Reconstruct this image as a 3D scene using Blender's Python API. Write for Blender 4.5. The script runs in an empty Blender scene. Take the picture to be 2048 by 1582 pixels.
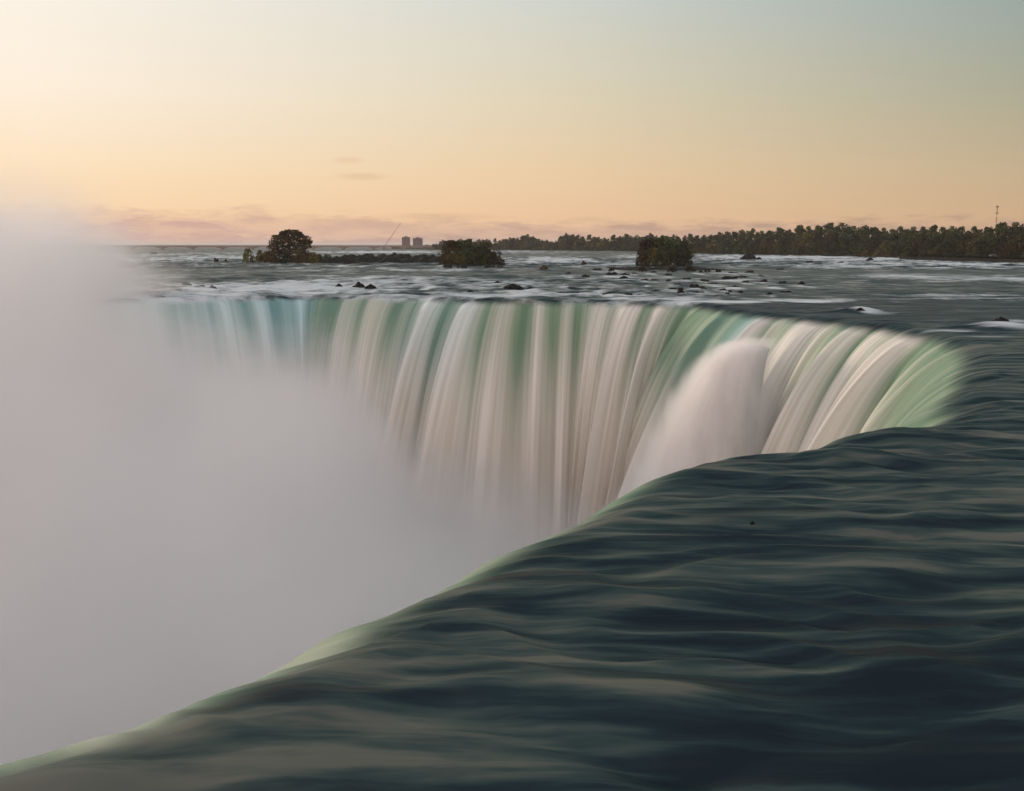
import bpy, math, random
import numpy as np
from mathutils import Vector

random.seed(7)
rng = np.random.default_rng(7)
SC = bpy.context.scene
COL = SC.collection
R = math.radians

# ------------------------------------------------------------------ camera
F = 2000.0                 # focal length in photo pixels (2048 wide)
HOR = 489.0                # horizon row
CH = 12.0                  # camera height over the upper river
PITCH = math.atan((791 - HOR) / F)
cam_d = bpy.data.cameras.new('camera')
cam = bpy.data.objects.new('camera', cam_d)
COL.objects.link(cam)
cam.location = (0, 0, CH)
cam.rotation_euler = (math.pi / 2 - PITCH, 0, 0)
cam_d.sensor_width = 36
cam_d.lens = 36 * F / 2048
cam_d.clip_start = 0.5
cam_d.clip_end = 60000
SC.camera = cam


def ray(px, py):
    a, b = (px - 1024) / F, (791 - py) / F
    c, s = math.cos(PITCH), math.sin(PITCH)
    return a, c + b * s, -s + b * c


def pix(px, py, z=0.0):
    """point at height z on the ray through photo pixel px, py"""
    dx, dy, dz = ray(px, py)
    t = (z - CH) / dz
    return dx * t, dy * t, z


def pixd(px, py, dist):
    """point at depth dist on the ray"""
    dx, dy, dz = ray(px, py)
    t = dist / dy
    return dx * t, dist, CH + dz * t


# ------------------------------------------------------------------ node helper
class NT:
    def __init__(self, tree):
        self.t = tree
        self.n = tree.nodes
        self.l = tree.links

    def node(self, kind, **kw):
        n = self.n.new(kind)
        for k, v in kw.items():
            setattr(n, k, v)
        return n

    def put(self, sock, v):
        if isinstance(v, bpy.types.NodeSocket):
            self.l.new(v, sock)
        elif v is not None:
            if hasattr(sock.default_value, '__len__') and not hasattr(v, '__len__'):
                v = [v] * len(sock.default_value)
            if hasattr(v, '__len__') and len(v) == 3 and len(sock.default_value) == 4:
                v = (*v, 1)
            sock.default_value = v

    def math(self, op, a, b=None, c=None, clamp=False):
        n = self.node('ShaderNodeMath', operation=op)
        n.use_clamp = clamp
        self.put(n.inputs[0], a)
        if b is not None: self.put(n.inputs[1], b)
        if c is not None: self.put(n.inputs[2], c)
        return n.outputs[0]

    def add(self, a, b): return self.math('ADD', a, b)
    def sub(self, a, b): return self.math('SUBTRACT', a, b)
    def mul(self, a, b): return self.math('MULTIPLY', a, b)

    def rng(self, v, a, b, c=0.0, d=1.0, smooth=True):
        n = self.node('ShaderNodeMapRange')
        n.interpolation_type = 'SMOOTHSTEP' if smooth else 'LINEAR'
        for i, x in enumerate((v, a, b, c, d)):
            self.put(n.inputs[i], x)
        return n.outputs[0]

    def mix(self, f, a, b, blend='MIX'):
        n = self.node('ShaderNodeMix', data_type='RGBA', blend_type=blend)
        self.put(n.inputs[0], f)
        self.put(n.inputs[6], a)
        self.put(n.inputs[7], b)
        return n.outputs[2]

    def ramp(self, v, pts, interp='LINEAR'):
        n = self.node('ShaderNodeValToRGB')
        cr = n.color_ramp
        cr.interpolation = interp
        while len(cr.elements) < len(pts): cr.elements.new(0.5)
        for e, (p, c) in zip(cr.elements, pts):
            e.position = p
            e.color = (*c, 1)
        self.put(n.inputs[0], v)
        return n.outputs[0]

    def noise(self, vec, scale=1.0, detail=2.0, rough=0.5, dist=0.0, out=0):
        n = self.node('ShaderNodeTexNoise')
        self.put(n.inputs['Vector'], vec)
        n.inputs['Scale'].default_value = scale
        n.inputs['Detail'].default_value = detail
        n.inputs['Roughness'].default_value = rough
        n.inputs['Distortion'].default_value = dist
        return n.outputs[out]

    def mapping(self, vec, scale=(1, 1, 1), loc=(0, 0, 0), rot=(0, 0, 0)):
        n = self.node('ShaderNodeMapping')
        self.put(n.inputs[0], vec)
        n.inputs['Location'].default_value = loc
        n.inputs['Rotation'].default_value = rot
        n.inputs['Scale'].default_value = scale
        return n.outputs[0]

    def attr(self, name):
        n = self.node('ShaderNodeAttribute', attribute_name=name)
        return n.outputs['Fac']


def lin(r, g, b):
    f = lambda c: (c / 255 / 12.92) if c / 255 <= 0.04045 else ((c / 255 + 0.055) / 1.055) ** 2.4
    return (f(r), f(g), f(b))


# ------------------------------------------------------------------ world and sun
SUN_AZ, SUN_EL = -48.0, 9.0       # degrees left of the view axis / above horizon
world = bpy.data.worlds.new('World')
SC.world = world
world.use_nodes = True
w = NT(world.node_tree)
bg = world.node_tree.nodes['Background']
sky = w.node('ShaderNodeTexSky', sky_type='NISHITA')
sky.sun_disc = False
sky.sun_elevation = R(SUN_EL)
sky.sun_rotation = R(SUN_AZ)
sky.air_density = 1.0
sky.dust_density = 2.0
sky.ozone_density = 1.5
tc = w.node('ShaderNodeTexCoord').outputs['Generated']
sep = w.node('ShaderNodeSeparateXYZ')
w.put(sep.inputs[0], tc)
X_, Y_, Z_ = sep.outputs
el = w.mul(w.math('ARCSINE', Z_), 180 / math.pi)
az = w.mul(w.math('ARCTAN2', X_, Y_), 180 / math.pi)
e01 = w.math('DIVIDE', el, 30.0, clamp=True)
EL = lambda y: max(0.0, math.degrees(math.atan((791 - y) / F) - PITCH)) / 30


def skyramp(rows):
    pts = [(EL(y), lin(*c)) for y, c in rows]
    pts.append((0.95, lin(*rows[-1][1])))
    return w.ramp(e01, pts)


rl = skyramp([(489, (252, 210, 176)), (440, (255, 217, 172)), (350, (255, 228, 192)), (200, (255, 240, 220)), (0, (251, 243, 231)), (-300, (205, 208, 205))])
rc = skyramp([(489, (232, 190, 162)), (440, (237, 196, 156)), (350, (235, 205, 166)), (200, (224, 211, 183)), (0, (209, 212, 203)), (-300, (158, 172, 176))])
rr = skyramp([(489, (204, 162, 134)), (440, (202, 168, 132)), (350, (190, 170, 138)), (200, (162, 164, 144)), (0, (138, 158, 160)), (-300, (105, 126, 140))])
m1 = w.mix(w.rng(az, -25, 2, smooth=False), rl, rc)
m2 = w.mix(w.rng(az, 2, 30, smooth=False), m1, rr)
# low mauve cloud bank and wisps, all in direction space
cb = w.node('ShaderNodeCombineXYZ')
w.put(cb.inputs[0], az); w.put(cb.inputs[1], el)
cn = w.noise(w.mapping(cb.outputs[0], scale=(0.3, 1.6, 1)), 1.0, 7.0, 0.65)
cn2 = w.noise(w.mapping(cb.outputs[0], scale=(0.05, 0.25, 1), loc=(3.1, 0, 0)), 1.0, 3.0, 0.5)
top = w.add(w.rng(az, -22, 6, 1.9, 1.25), w.mul(w.sub(cn, 0.5), 2.4))
bank = w.rng(w.sub(top, el), -0.25, 0.5)
hum = w.mul(w.math('POWER', w.math('MAXIMUM', w.sub(1.0, w.math('ABSOLUTE', w.mul(w.add(az, 19.3), 0.22))), 0.0), 0.6), 1.15)
bank2 = w.rng(w.sub(w.add(w.add(hum, 0.45), w.mul(w.sub(cn, 0.5), 1.6)), el), -0.15, 0.25)
bank = w.math('MAXIMUM', w.mul(bank, 0.8), w.mul(bank2, 1.2))
cloudcol = w.mix(w.rng(az, -25, 20), lin(216, 174, 158), lin(168, 138, 124))
lump = w.rng(cn, .42, .62, .55, 1.0)
m3 = w.mix(w.mul(w.mul(bank, lump), 0.95), m2, cloudcol)


def wisp(px, py, hw, hh, k):
    a0 = math.degrees(math.atan((px - 1024) / F)); e0 = EL(py) * 30
    dx = w.mul(w.sub(az, a0), F / 57.3 / hw)
    dy = w.mul(w.sub(w.add(el, w.mul(w.sub(cn, 0.5), 0.25)), e0), F / 57.3 / hh)
    d = w.math('SQRT', w.add(w.mul(dx, dx), w.mul(dy, dy)))
    return w.rng(d, 1.0, 0.25, 0.0, k)


wm = w.math('MAXIMUM', wisp(705, 322, 42, 9, 0.35), wisp(730, 354, 70, 10, 0.45))
wm = w.math('MAXIMUM', wm, wisp(890, 434, 150, 12, 0.55))
m3 = w.mix(wm, m3, lin(224, 186, 150))
rb_ = w.ramp(w.math('DIVIDE', el, 90.0, clamp=True), [(0, lin(248, 214, 192)), (.2, lin(244, 212, 196)), (.45, lin(208, 198, 196)), (.9, lin(168, 176, 188))])
rt_ = w.ramp(w.math('DIVIDE', el, 90.0, clamp=True), [(.2, lin(165, 175, 178)), (.42, lin(122, 134, 144)), (.9, lin(168, 176, 188))])
aabs = w.math('ABSOLUTE', w.add(az, 8))
rtl = w.ramp(w.math('DIVIDE', el, 90.0, clamp=True), [(.2, lin(238, 222, 205)), (.42, lin(202, 190, 180)), (.9, lin(168, 176, 188))])
rt_ = w.mix(w.rng(az, -40, 0), rtl, rt_)
rt_ = w.mix(1.0, rt_, (1.35, 1.35, 1.35), 'MULTIPLY')
rb_ = w.mix(1.0, rb_, (1.6, 1.6, 1.62), 'MULTIPLY')
high = w.mix(w.rng(aabs, 60, 130), rt_, rb_)
custom = w.mix(w.mul(w.rng(el, 15, 30, 1.0, 0.0), w.rng(aabs, 55, 120, 1.0, 0.0)), high, m3)
custom = w.mix(1.0, custom, (10, 10, 10), 'MULTIPLY')
f_el = w.rng(el, 17, 45, 1.0, 0.72)
f_az = w.rng(aabs, 50, 110, 1.0, 0.75)
skyt = w.mix(1.0, sky.outputs[0], (2.0, 1.7, 1.5), 'MULTIPLY')
w.l.new(w.mix(w.mul(f_el, f_az), skyt, custom), bg.inputs['Color'])
bg.inputs['Strength'].default_value = 0.1

sd = bpy.data.lights.new('sun', 'SUN')
sd.energy = 2.3
sd.angle = R(10)
sd.color = (1.0, 0.80, 0.62)
sun = bpy.data.objects.new('sun', sd)
COL.objects.link(sun)
sdir = Vector((math.sin(R(SUN_AZ)) * math.cos(R(SUN_EL)), math.cos(R(SUN_AZ)) * math.cos(R(SUN_EL)), math.sin(R(SUN_EL))))
sun.rotation_euler = sdir.to_track_quat('Z', 'Y').to_euler()
sun.location = (-100, 50, 100)

SC.view_settings.view_transform = 'Standard'
SC.view_settings.look = 'None'
SC.view_settings.exposure = 0.0
SC.view_settings.gamma = 1.0
SC.cycles.volume_bounces = 26
SC.cycles.max_bounces = 28
SC.cycles.volume_max_steps = 128
SC.cycles.volume_step_rate = 1.0
SC.cycles.use_denoising = True


# ------------------------------------------------------------------ noise
PERM = rng.permutation(512)
PERM = np.concatenate([PERM, PERM])
GA = rng.uniform(0, 2 * math.pi, 512)
GX, GY = np.cos(GA), np.sin(GA)


def pnoise(x, y):
    xi, yi = np.floor(x).astype(np.int64), np.floor(y).astype(np.int64)
    xf, yf = x - xi, y - yi
    u, v = xf * xf * xf * (xf * (xf * 6 - 15) + 10), yf * yf * yf * (yf * (yf * 6 - 15) + 10)
    def g(i, j):
        h = PERM[PERM[(xi + i) & 511] + ((yi + j) & 511)]
        return GX[h] * (xf - i) + GY[h] * (yf - j)
    a = g(0, 0) * (1 - u) + g(1, 0) * u
    b = g(0, 1) * (1 - u) + g(1, 1) * u
    return (a * (1 - v) + b * v) * 1.5


def sstep(x, a, b):
    t = np.clip((x - a) / (b - a), 0, 1)
    return t * t * (3 - 2 * t)


HUMPS = [(*pix(1330, 1400)[:2], 2.6, 1.2, 0.45), (*pix(1690, 920)[:2], 3.2, 1.6, 0.75),
         (*pix(1760, 870)[:2], 4.0, 2.0, 0.5), (*pix(1020, 1360)[:2], 2.2, 0.8, 0.3),
         (*pix(1230, 1195)[:2], 2.4, 0.9, 0.35), (*pix(1720, 622)[:2], 4.0, 2.5, 0.9),
         (*pix(1990, 655)[:2], 7.0, 2.5, 1.0), (*pix(1830, 1345)[:2], 2.5, 1.1, 0.3),
         (*pix(150, 1560)[:2], 1.6, 0.8, 0.3)]


def waves(x, y):
    """height of the silky water surface at x, y"""
    wx = x + 3.0 * pnoise(x / 9, y / 6 + 40)
    wy = y + 2.2 * pnoise(x / 7 + 9, y / 9)
    D = np.hypot(x, y)
    n1 = pnoise(wx / 6.5, wy / 2.1)
    n2 = pnoise(wx / 3.4 + 7, wy / 0.95 + 3)
    n3 = pnoise(wx / 15 + 3, wy / 6 + 1)
    n4 = pnoise(wx / 1.9 + 1, wy / 0.42 + 8)
    # rounded-trough, sharper-crest shape
    near = 0.30 * (0.5 - np.abs(n1)) * 1.2 + 0.12 * n1 + 0.085 * n2 * (0.7 + n3) + 0.012 * n4 * sstep(D, 70, 30) + (0.34 - .12 * sstep(D, 50, 100)) * n3 
    near = near * (1 - 0.62 * sstep(D, 60, 150))
    rough = pnoise(wx / 14 + 2, wy / 9) * 0.9 + pnoise(wx / 6, wy / 5 + 5) * 0.6
    rap = sstep(D, 480, 620) * (1 - 0.6 * sstep(D, 1500, 2600))
    mid = sstep(D, 190, 260) * (.35 + .65 * sstep(x, 70, 20)) * (1 - .4 * sstep(D, 330, 460))
    z = near + rough * (0.9 * rap + 0.8 * mid)
    for hx, hy, rx, ry, a in HUMPS:
        z = z + a * np.exp(-((x - hx) / rx) ** 2 - ((y - hy) / ry) ** 2)
    return z - 0.12


FOAM = [  # photo column, row, half-width, half-height, strength
    (560, 575, 330, 16, .80), (300, 600, 150, 10, .75), (420, 590, 140, 14, .7), (760, 560, 260, 10, .55), (700, 592, 260, 8, .6),
    (950, 590, 220, 9, .55), (1100, 588, 240, 7, .5), (1270, 596, 200, 7, .55), (980, 568, 200, 12, .45),
    (1600, 515, 330, 8, .7), (1850, 528, 250, 8, .55), (1650, 531, 200, 6, .5), (430, 515, 160, 10, .6), (300, 510, 150, 8, .5),
    (1110, 520, 120, 8, .65), (1200, 527, 150, 8, .4), (1290, 515, 60, 7, .6), (760, 504, 160, 2.5, .8), (1000, 503, 120, 3, .5),
    (1830, 553, 130, 9, .55), (2000, 555, 130, 9, .6), (2000, 528, 120, 3, .7), (1820, 551, 90, 4, .3),
    (1440, 603, 160, 3.5, .85), (1620, 601, 120, 4, .75), (1720, 620, 36, 7, .75), (2010, 655, 90, 6, .6), (1900, 661, 90, 3, .7), (2000, 672, 80, 2.5, .6),
    (2040, 640, 60, 5, .6), (1890, 590, 200, 3, .5), (1980, 596, 180, 3, .45), (1900, 640, 90, 5, .35), (1350, 585, 160, 8, .4),
    (700, 540, 350, 12, .25), (1200, 560, 300, 14, .3), (1650, 560, 200, 14, .2), (200, 560, 200, 30, .3),
]
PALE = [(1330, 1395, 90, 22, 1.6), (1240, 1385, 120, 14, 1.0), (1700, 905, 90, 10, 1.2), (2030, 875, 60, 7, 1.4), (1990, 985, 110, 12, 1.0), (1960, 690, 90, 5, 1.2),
        (1060, 1125, 90, 10, .8), (1250, 1010, 90, 10, .8), (500, 1480, 450, 60, 1.0), (150, 1550, 350, 50, 1.5), (700, 1340, 200, 40, .5), (700, 1400, 250, 40, .3), (1700, 1500, 400, 90, -1.0), (1900, 1300, 250, 200, -.6),  # lower-left corner entries paint the warm sky's reflection into the water colour
        (1300, 1300, 500, 60, -.2), (1800, 620, 300, 25, -1.2), (1500, 612, 200, 8, -1.2), (1900, 600, 250, 12, -.8)]


def ellipses(tab):
    out = []
    for a, b, hw, hh, k in tab:
        cx, cy, _ = pix(a, b)
        out.append((cx, cy, hw * cy / F, cy * cy * hh / (F * CH), k))
    return out


bl = [(1361, 585, 9, 5), (1390, 572, 10, 5), (1354, 568, 9, 2.5), (1312, 577, 10, 3), (1290, 558, 9, 2.5), (1310, 558, 9, 2.5), (1248, 555, 12, 3), (1437, 541, 6, 5), (1460, 556, 18, 4),
      (1485, 553, 14, 3), (1527, 561, 9, 3), (1410, 560, 10, 3), (1338, 560, 8, 2.5), (1372, 557, 9, 2.5), (1425, 566, 12, 2.5), (1250, 548, 10, 3), (1168, 528, 6, 5), (1195, 538, 10, 3),
      (1228, 538, 12, 3), (895, 534, 10, 5), (980, 534, 12, 4), (925, 534, 12, 4), (1000, 534, 10, 4), (432, 523, 5, 5), (452, 523, 6, 6), (265, 534, 8, 3), (308, 506, 7, 3),
      (690, 527, 8, 3), (730, 529, 10, 2.5), (1680, 524, 8, 4), (1740, 520, 8, 3), (1620, 524, 7, 3), (1560, 538, 8, 2), (1470, 572, 8, 2.5), (1445, 577, 9, 2.5), (1400, 584, 9, 2)]
_r = random.Random(5)
bl += [(_r.uniform(1130, 1570), _r.uniform(536, 590), _r.uniform(5, 12), _r.uniform(1.6, 3.2)) for _ in range(34)]
BIGR = [(716, 570, 16, 8), (742, 575, 14, 5), (1025, 574, 26, 6), (1060, 575, 16, 4), (1497, 515, 20, 7), (1603, 566, 9, 4), (330, 574, 30, 4), (290, 572, 26, 4)]
FO = ellipses(FOAM) + ellipses([(a - 2, b + d + 1.5, c * 2.0, 3.5, .55) for a, b, c, d in bl + BIGR])
PA = ellipses(PALE)


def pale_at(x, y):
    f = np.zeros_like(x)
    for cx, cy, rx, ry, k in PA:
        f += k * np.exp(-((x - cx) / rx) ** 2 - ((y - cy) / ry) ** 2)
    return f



def foam_at(x, y):
    f = np.zeros_like(x)
    for cx, cy, rx, ry, k in FO:
        ok = (np.abs(x - cx) < 2.2 * rx) & (np.abs(y - cy) < 2.2 * ry)
        if ok.any():
            f[ok] = np.maximum(f[ok], k * np.exp(-((x[ok] - cx) / rx) ** 2 - ((y[ok] - cy) / ry) ** 2))
    return f


# ------------------------------------------------------------------ mesh helpers
def link_mesh(name, verts, faces, mat=None, parent=None, smooth=False, uv=None, attrs=None):
    me = bpy.data.meshes.new(name)
    verts = np.asarray(verts, dtype=np.float32)
    if isinstance(faces, np.ndarray):
        n, k = faces.shape
        me.vertices.add(len(verts)); me.vertices.foreach_set('co', verts.ravel())
        me.loops.add(n * k); me.loops.foreach_set('vertex_index', faces.ravel().astype(np.int32))
        me.polygons.add(n)
        me.polygons.foreach_set('loop_start', np.arange(0, n * k, k, dtype=np.int32))
        me.polygons.foreach_set('loop_total', np.full(n, k, dtype=np.int32))
        me.update(calc_edges=True)
    else:
        me.from_pydata(verts.tolist(), [], faces)
    if smooth:
        me.polygons.foreach_set('use_smooth', np.ones(len(me.polygons), dtype=bool))
    if uv is not None:
        lay = me.uv_layers.new(name='UVMap')
        li = np.empty(len(me.loops), dtype=np.int32)
        me.loops.foreach_get('vertex_index', li)
        lay.data.foreach_set('uv', np.asarray(uv, dtype=np.float32)[li].ravel())
    for k_, v_ in (attrs or {}).items():
        at = me.attributes.new(k_, 'FLOAT', 'POINT')
        at.data.foreach_set('value', np.asarray(v_, dtype=np.float32).ravel())
    me.validate()
    o = bpy.data.objects.new(name, me)
    COL.objects.link(o)
    if mat: me.materials.append(mat)
    if parent: o.parent = parent
    return o


def grid_faces(nr, nc):
    i = np.arange(nr * nc).reshape(nr, nc)
    return np.stack([i[:-1, :-1], i[:-1, 1:], i[1:, 1:], i[1:, :-1]], -1).reshape(-1, 4)


def tag(o, label=None, cat=None, group=None, kind=None):
    if label: o['label'] = label
    if cat: o['category'] = cat
    if group: o['group'] = group
    if kind: o['kind'] = kind
    return o


def empty(name, loc, rz=0.0):
    o = bpy.data.objects.new(name, None)
    o.empty_display_size = 0.5
    o.location = loc
    o.rotation_euler = (0, 0, rz)
    COL.objects.link(o)
    return o


def copy_tree(o, parent=None):
    c = o.copy()
    COL.objects.link(c)
    c.parent = parent
    for ch in list(o.children): copy_tree(ch, c)
    return c


class MB:
    def __init__(s): s.v = []; s.f = []
    def box(s, x0, x1, y0, y1, z0, z1):
        b = len(s.v)
        s.v += [(x0, y0, z0), (x1, y0, z0), (x1, y1, z0), (x0, y1, z0), (x0, y0, z1), (x1, y0, z1), (x1, y1, z1), (x0, y1, z1)]
        s.f += [(b + i for i in q) and tuple(b + i for i in q) for q in ((0, 3, 2, 1), (4, 5, 6, 7), (0, 1, 5, 4), (1, 2, 6, 5), (2, 3, 7, 6), (3, 0, 4, 7))]
        return s
    def bar(s, p, q, r, r2=None, n=4):
        p, q = Vector(p), Vector(q); r2 = r if r2 is None else r2
        d = (q - p).normalized()
        a = d.cross(Vector((0, 0, 1)))
        a = Vector((1, 0, 0)) if a.length < 1e-3 else a.normalized()
        c = d.cross(a)
        b = len(s.v)
        for pt, rr_ in ((p, r), (q, r2)):
            for k in range(n):
                t = 2 * math.pi * (k + .5) / n
                s.v.append(tuple(pt + (a * math.cos(t) + c * math.sin(t)) * rr_))
        for k in range(n):
            k2 = (k + 1) % n
            s.f.append((b + k, b + k2, b + n + k2, b + n + k))
        s.f.append(tuple(b + k for k in reversed(range(n)))); s.f.append(tuple(b + n + k for k in range(n)))
        return s
    def prism(s, poly, y0, y1):
        """poly of (x, z) extruded along y"""
        b = len(s.v); n = len(poly)
        s.v += [(x, y0, z) for x, z in poly] + [(x, y1, z) for x, z in poly]
        s.f += [tuple(b + k for k in range(n)), tuple(b + n + k for k in reversed(range(n)))]
        for k in range(n):
            k2 = (k + 1) % n
            s.f.append((b + k2, b + k, b + n + k, b + n + k2))
        return s
    def build(s, name, mat, parent=None): return link_mesh(name, s.v, s.f, mat, parent)


def simple_mat(name, col, rough=0.8, var=0.35, scale=0.5, detail=4):
    m = bpy.data.materials.new(name); m.use_nodes = True
    t = NT(m.node_tree); b = m.node_tree.nodes['Principled BSDF']
    n = t.noise(t.node('ShaderNodeTexCoord').outputs['Object'], scale, detail, 0.6)
    c2 = tuple(c * (1 - var) for c in col); c3 = tuple(min(1, c * (1 + var)) for c in col)
    t.l.new(t.ramp(n, [(0.3, c2), (0.7, c3)]), b.inputs['Base Color'])
    b.inputs['Roughness'].default_value = rough
    b.inputs['Specular IOR Level'].default_value = .12
    return m


# ------------------------------------------------------------------ water material
def water_material():
    m = bpy.data.materials.new('water'); m.use_nodes = True
    t = NT(m.node_tree); N = m.node_tree.nodes
    out = N['Material Output']; rb = N['Principled BSDF']
    pos = t.node('ShaderNodeNewGeometry').outputs['Position']
    uvn = t.node('ShaderNodeUVMap'); uvn.uv_map = 'UVMap'; uv = uvn.outputs[0]
    foam = t.attr('foam'); fall = t.attr('fall'); green = t.attr('green'); teal = t.attr('teal'); rib = t.attr('rib')
    warp = t.noise(t.mapping(pos, scale=(.05, .09, 0)), 1.0, 2.0, out=1)
    wp = t.node('ShaderNodeVectorMath', operation='MULTIPLY_ADD')
    t.put(wp.inputs[0], warp); wp.inputs[1].default_value = (5, 2.6, 0); t.put(wp.inputs[2], pos)
    wp = wp.outputs[0]
    # --- upper river
    s1 = t.noise(t.mapping(wp, scale=(.11, .75, 0)), 1.0, 4.0, .55)
    s2 = t.noise(t.mapping(wp, scale=(.20, 2.2, 0), loc=(5, 3, 0)), 1.0, 2.5, .5)
    s3 = t.noise(t.mapping(wp, scale=(.05, .22, 0), loc=(1, 9, 0)), 1.0, 3.0, .5)
    milk = t.add(t.add(t.mul(s1, .50), t.mul(s2, .15)), t.mul(s3, .35))
    f1 = t.noise(t.mapping(wp, scale=(.09, .55, 0), loc=(2, 2, 0)), 1.0, 6.0, .62)
    f2 = t.noise(t.mapping(wp, scale=(.03, .12, 0), loc=(8, 2, 0)), 1.0, 5.0, .6)
    py_ = t.node('ShaderNodeSeparateXYZ'); t.put(py_.inputs[0], pos); far = t.rng(py_.outputs[1], 130, 230)
    f3 = t.noise(t.mapping(wp, scale=(.11, .13, 0), loc=(3, 7, 0)), 1.0, 6.0, .65)
    f4 = t.noise(t.mapping(wp, scale=(.016, .03, 0), loc=(6, 1, 0)), 1.0, 4.0, .6)
    ffn = t.add(t.mul(f1, .6), t.mul(f2, .4)); fff = t.add(t.mul(f3, .65), t.mul(f4, .35))
    f5 = t.noise(t.mapping(wp, scale=(.045, .022, 0), loc=(2, 5, 0)), 1.0, 7.0, .7)
    fff = t.add(fff, t.mul(t.rng(py_.outputs[1], 330, 520), t.sub(f5, fff)))
    ff = t.add(ffn, t.mul(far, t.sub(fff, ffn)))
    milk = t.add(milk, t.mul(t.mul(far, t.sub(fff, .5)), 1.5))
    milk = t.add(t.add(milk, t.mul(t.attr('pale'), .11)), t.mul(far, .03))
    milk = t.add(milk, t.mul(t.sub(1.0, far), t.add(.004, t.mul(t.sub(s1, .5), .36))))
    body = t.ramp(milk, [(.36, (.003, .010, .014)), (.45, (.009, .026, .029)), (.53, (.036, .062, .056)), (.64, (.118, .126, .102))])
    fm = t.rng(t.sub(t.add(ff, t.mul(foam, .36)), t.sub(.70, t.mul(far, .070))), -.07, .14)
    base = t.mix(t.mul(fm, .95), body, (.68, .75, .77))
    bmp = t.node('ShaderNodeBump'); bmp.inputs['Strength'].default_value = .5; bmp.inputs['Distance'].default_value = .25
    t.put(bmp.inputs['Height'], t.add(t.mul(s1, .9), t.mul(s2, .05)))
    df = t.node('ShaderNodeBsdfDiffuse'); t.put(df.inputs[0], base); t.l.new(bmp.outputs[0], df.inputs['Normal'])
    gl = t.node('ShaderNodeBsdfGlossy'); gl.inputs[0].default_value = (.95, .97, 1, 1); gl.inputs['Roughness'].default_value = .28
    t.l.new(bmp.outputs[0], gl.inputs['Normal'])
    lw = t.node('ShaderNodeLayerWeight'); lw.inputs[0].default_value = .5; t.l.new(bmp.outputs[0], lw.inputs['Normal'])
    fr = t.add(.036, t.mul(t.math('POWER', lw.outputs['Facing'], 8.0), .18))
    fr = t.mul(fr, t.rng(fm, 0, 1, 1.0, .25))
    rbm = t.node('ShaderNodeMixShader'); t.put(rbm.inputs[0], fr)
    t.l.new(df.outputs[0], rbm.inputs[1]); t.l.new(gl.outputs[0], rbm.inputs[2])
    N.remove(rb); rb = rbm
    # --- falling curtain, streaks run down the v direction of the map
    c1 = t.noise(t.mapping(uv, scale=(.22, .007, 0)), 1.0, 2.0, .5)
    c2 = t.noise(t.mapping(uv, scale=(1.5, .014, 0), loc=(4, 1, 0)), 1.0, 3.0, .55)
    c3 = t.noise(t.mapping(uv, scale=(.10, .005, 0), loc=(9, 3, 0)), 1.0, 2.0, .5)
    sp = t.node('ShaderNodeSeparateXYZ'); t.put(sp.inputs[0], uv)
    drop = sp.outputs[1]
    st = t.add(t.add(t.mul(c1, .55), t.mul(c2, .10)), t.mul(c3, .35))
    whiteness = t.add(t.mul(t.sub(st, .5), 2.2), t.add(t.mul(rib, .80), t.rng(drop, 0, 30, .66, .90)))
    gfade = t.rng(drop, 1, 26, 1.0, .15)
    whiteness = t.math('SUBTRACT', whiteness, t.mul(t.mul(green, gfade), .75), clamp=True)
    gcol = t.mix(t.rng(st, .42, .6), (.13, .235, .135), (.36, .43, .29))
    gcol = t.mix(t.mul(teal, .75), gcol, (.17, .36, .40))
    lowcol = t.mix(t.rng(drop, 4, 40), gcol, (.58, .54, .47))
    wcol = t.mix(t.rng(c2, .35, .65), (.68, .63, .55), (.86, .81, .75))
    wcol = t.mix(t.mul(teal, t.rng(drop, 28, 3, 0, .85)), wcol, (.46, .72, .78))
    ccol = t.mix(whiteness, lowcol, wcol)
    fb = t.node('ShaderNodeBsdfPrincipled')
    t.l.new(ccol, fb.inputs['Base Color'])
    fb.inputs['Roughness'].default_value = .55
    fb.inputs['Specular IOR Level'].default_value = .25
    b2 = t.node('ShaderNodeBump'); b2.inputs['Strength'].default_value = .25; b2.inputs['Distance'].default_value = .5
    t.put(b2.inputs['Height'], st)
    t.l.new(b2.outputs[0], fb.inputs['Normal'])
    mx = t.node('ShaderNodeMixShader')
    fnoise = t.add(fall, t.mul(t.mul(t.sub(c1, .5), 5.0), t.mul(fall, t.sub(1.0, fall))))
    t.put(mx.inputs[0], t.math('MAXIMUM', t.math('MINIMUM', fnoise, 1.0), 0.0))
    t.l.new(rb.outputs[0], mx.inputs[1]); t.l.new(fb.outputs[0], mx.inputs[2])
    t.l.new(mx.outputs[0], out.inputs['Surface'])
    return m


M_WATER = water_material()

# ------------------------------------------------------------------ lip of the falls
LIP_PX = [(150, 600), (300, 598), (480, 593), (620, 590), (860, 594), (1000, 599), (1200, 600), (1400, 606), (1520, 624), (1640, 634),
          (1780, 650), (1890, 668), (1960, 690), (1972, 725), (1950, 790), (1960, 840), (1890, 852), (1800, 862), (1700, 885),
          (1600, 905), (1500, 914), (1400, 940), (1300, 985), (1200, 1042), (1100, 1092), (1000, 1146), (900, 1203),
          (800, 1264), (700, 1316), (620, 1366), (480, 1434), (300, 1488), (150, 1532), (0, 1564), (-140, 1606)]
ctrl = [(-330., 60.), (-230., 130.), (-160., 190.)] + [pix(a, b, -0.1)[:2] for a, b in LIP_PX] + [(-18., 17.), (-26., 8.), (-38., -12.)]
ctrl = np.array(ctrl)
ctrl_px = np.array([-400, -300, -100] + [a for a, b in LIP_PX[:16]] + [1930 + 10 * (i + 1) for i in range(len(LIP_PX) - 16)] + [2130, 2140, 2150], float)


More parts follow.
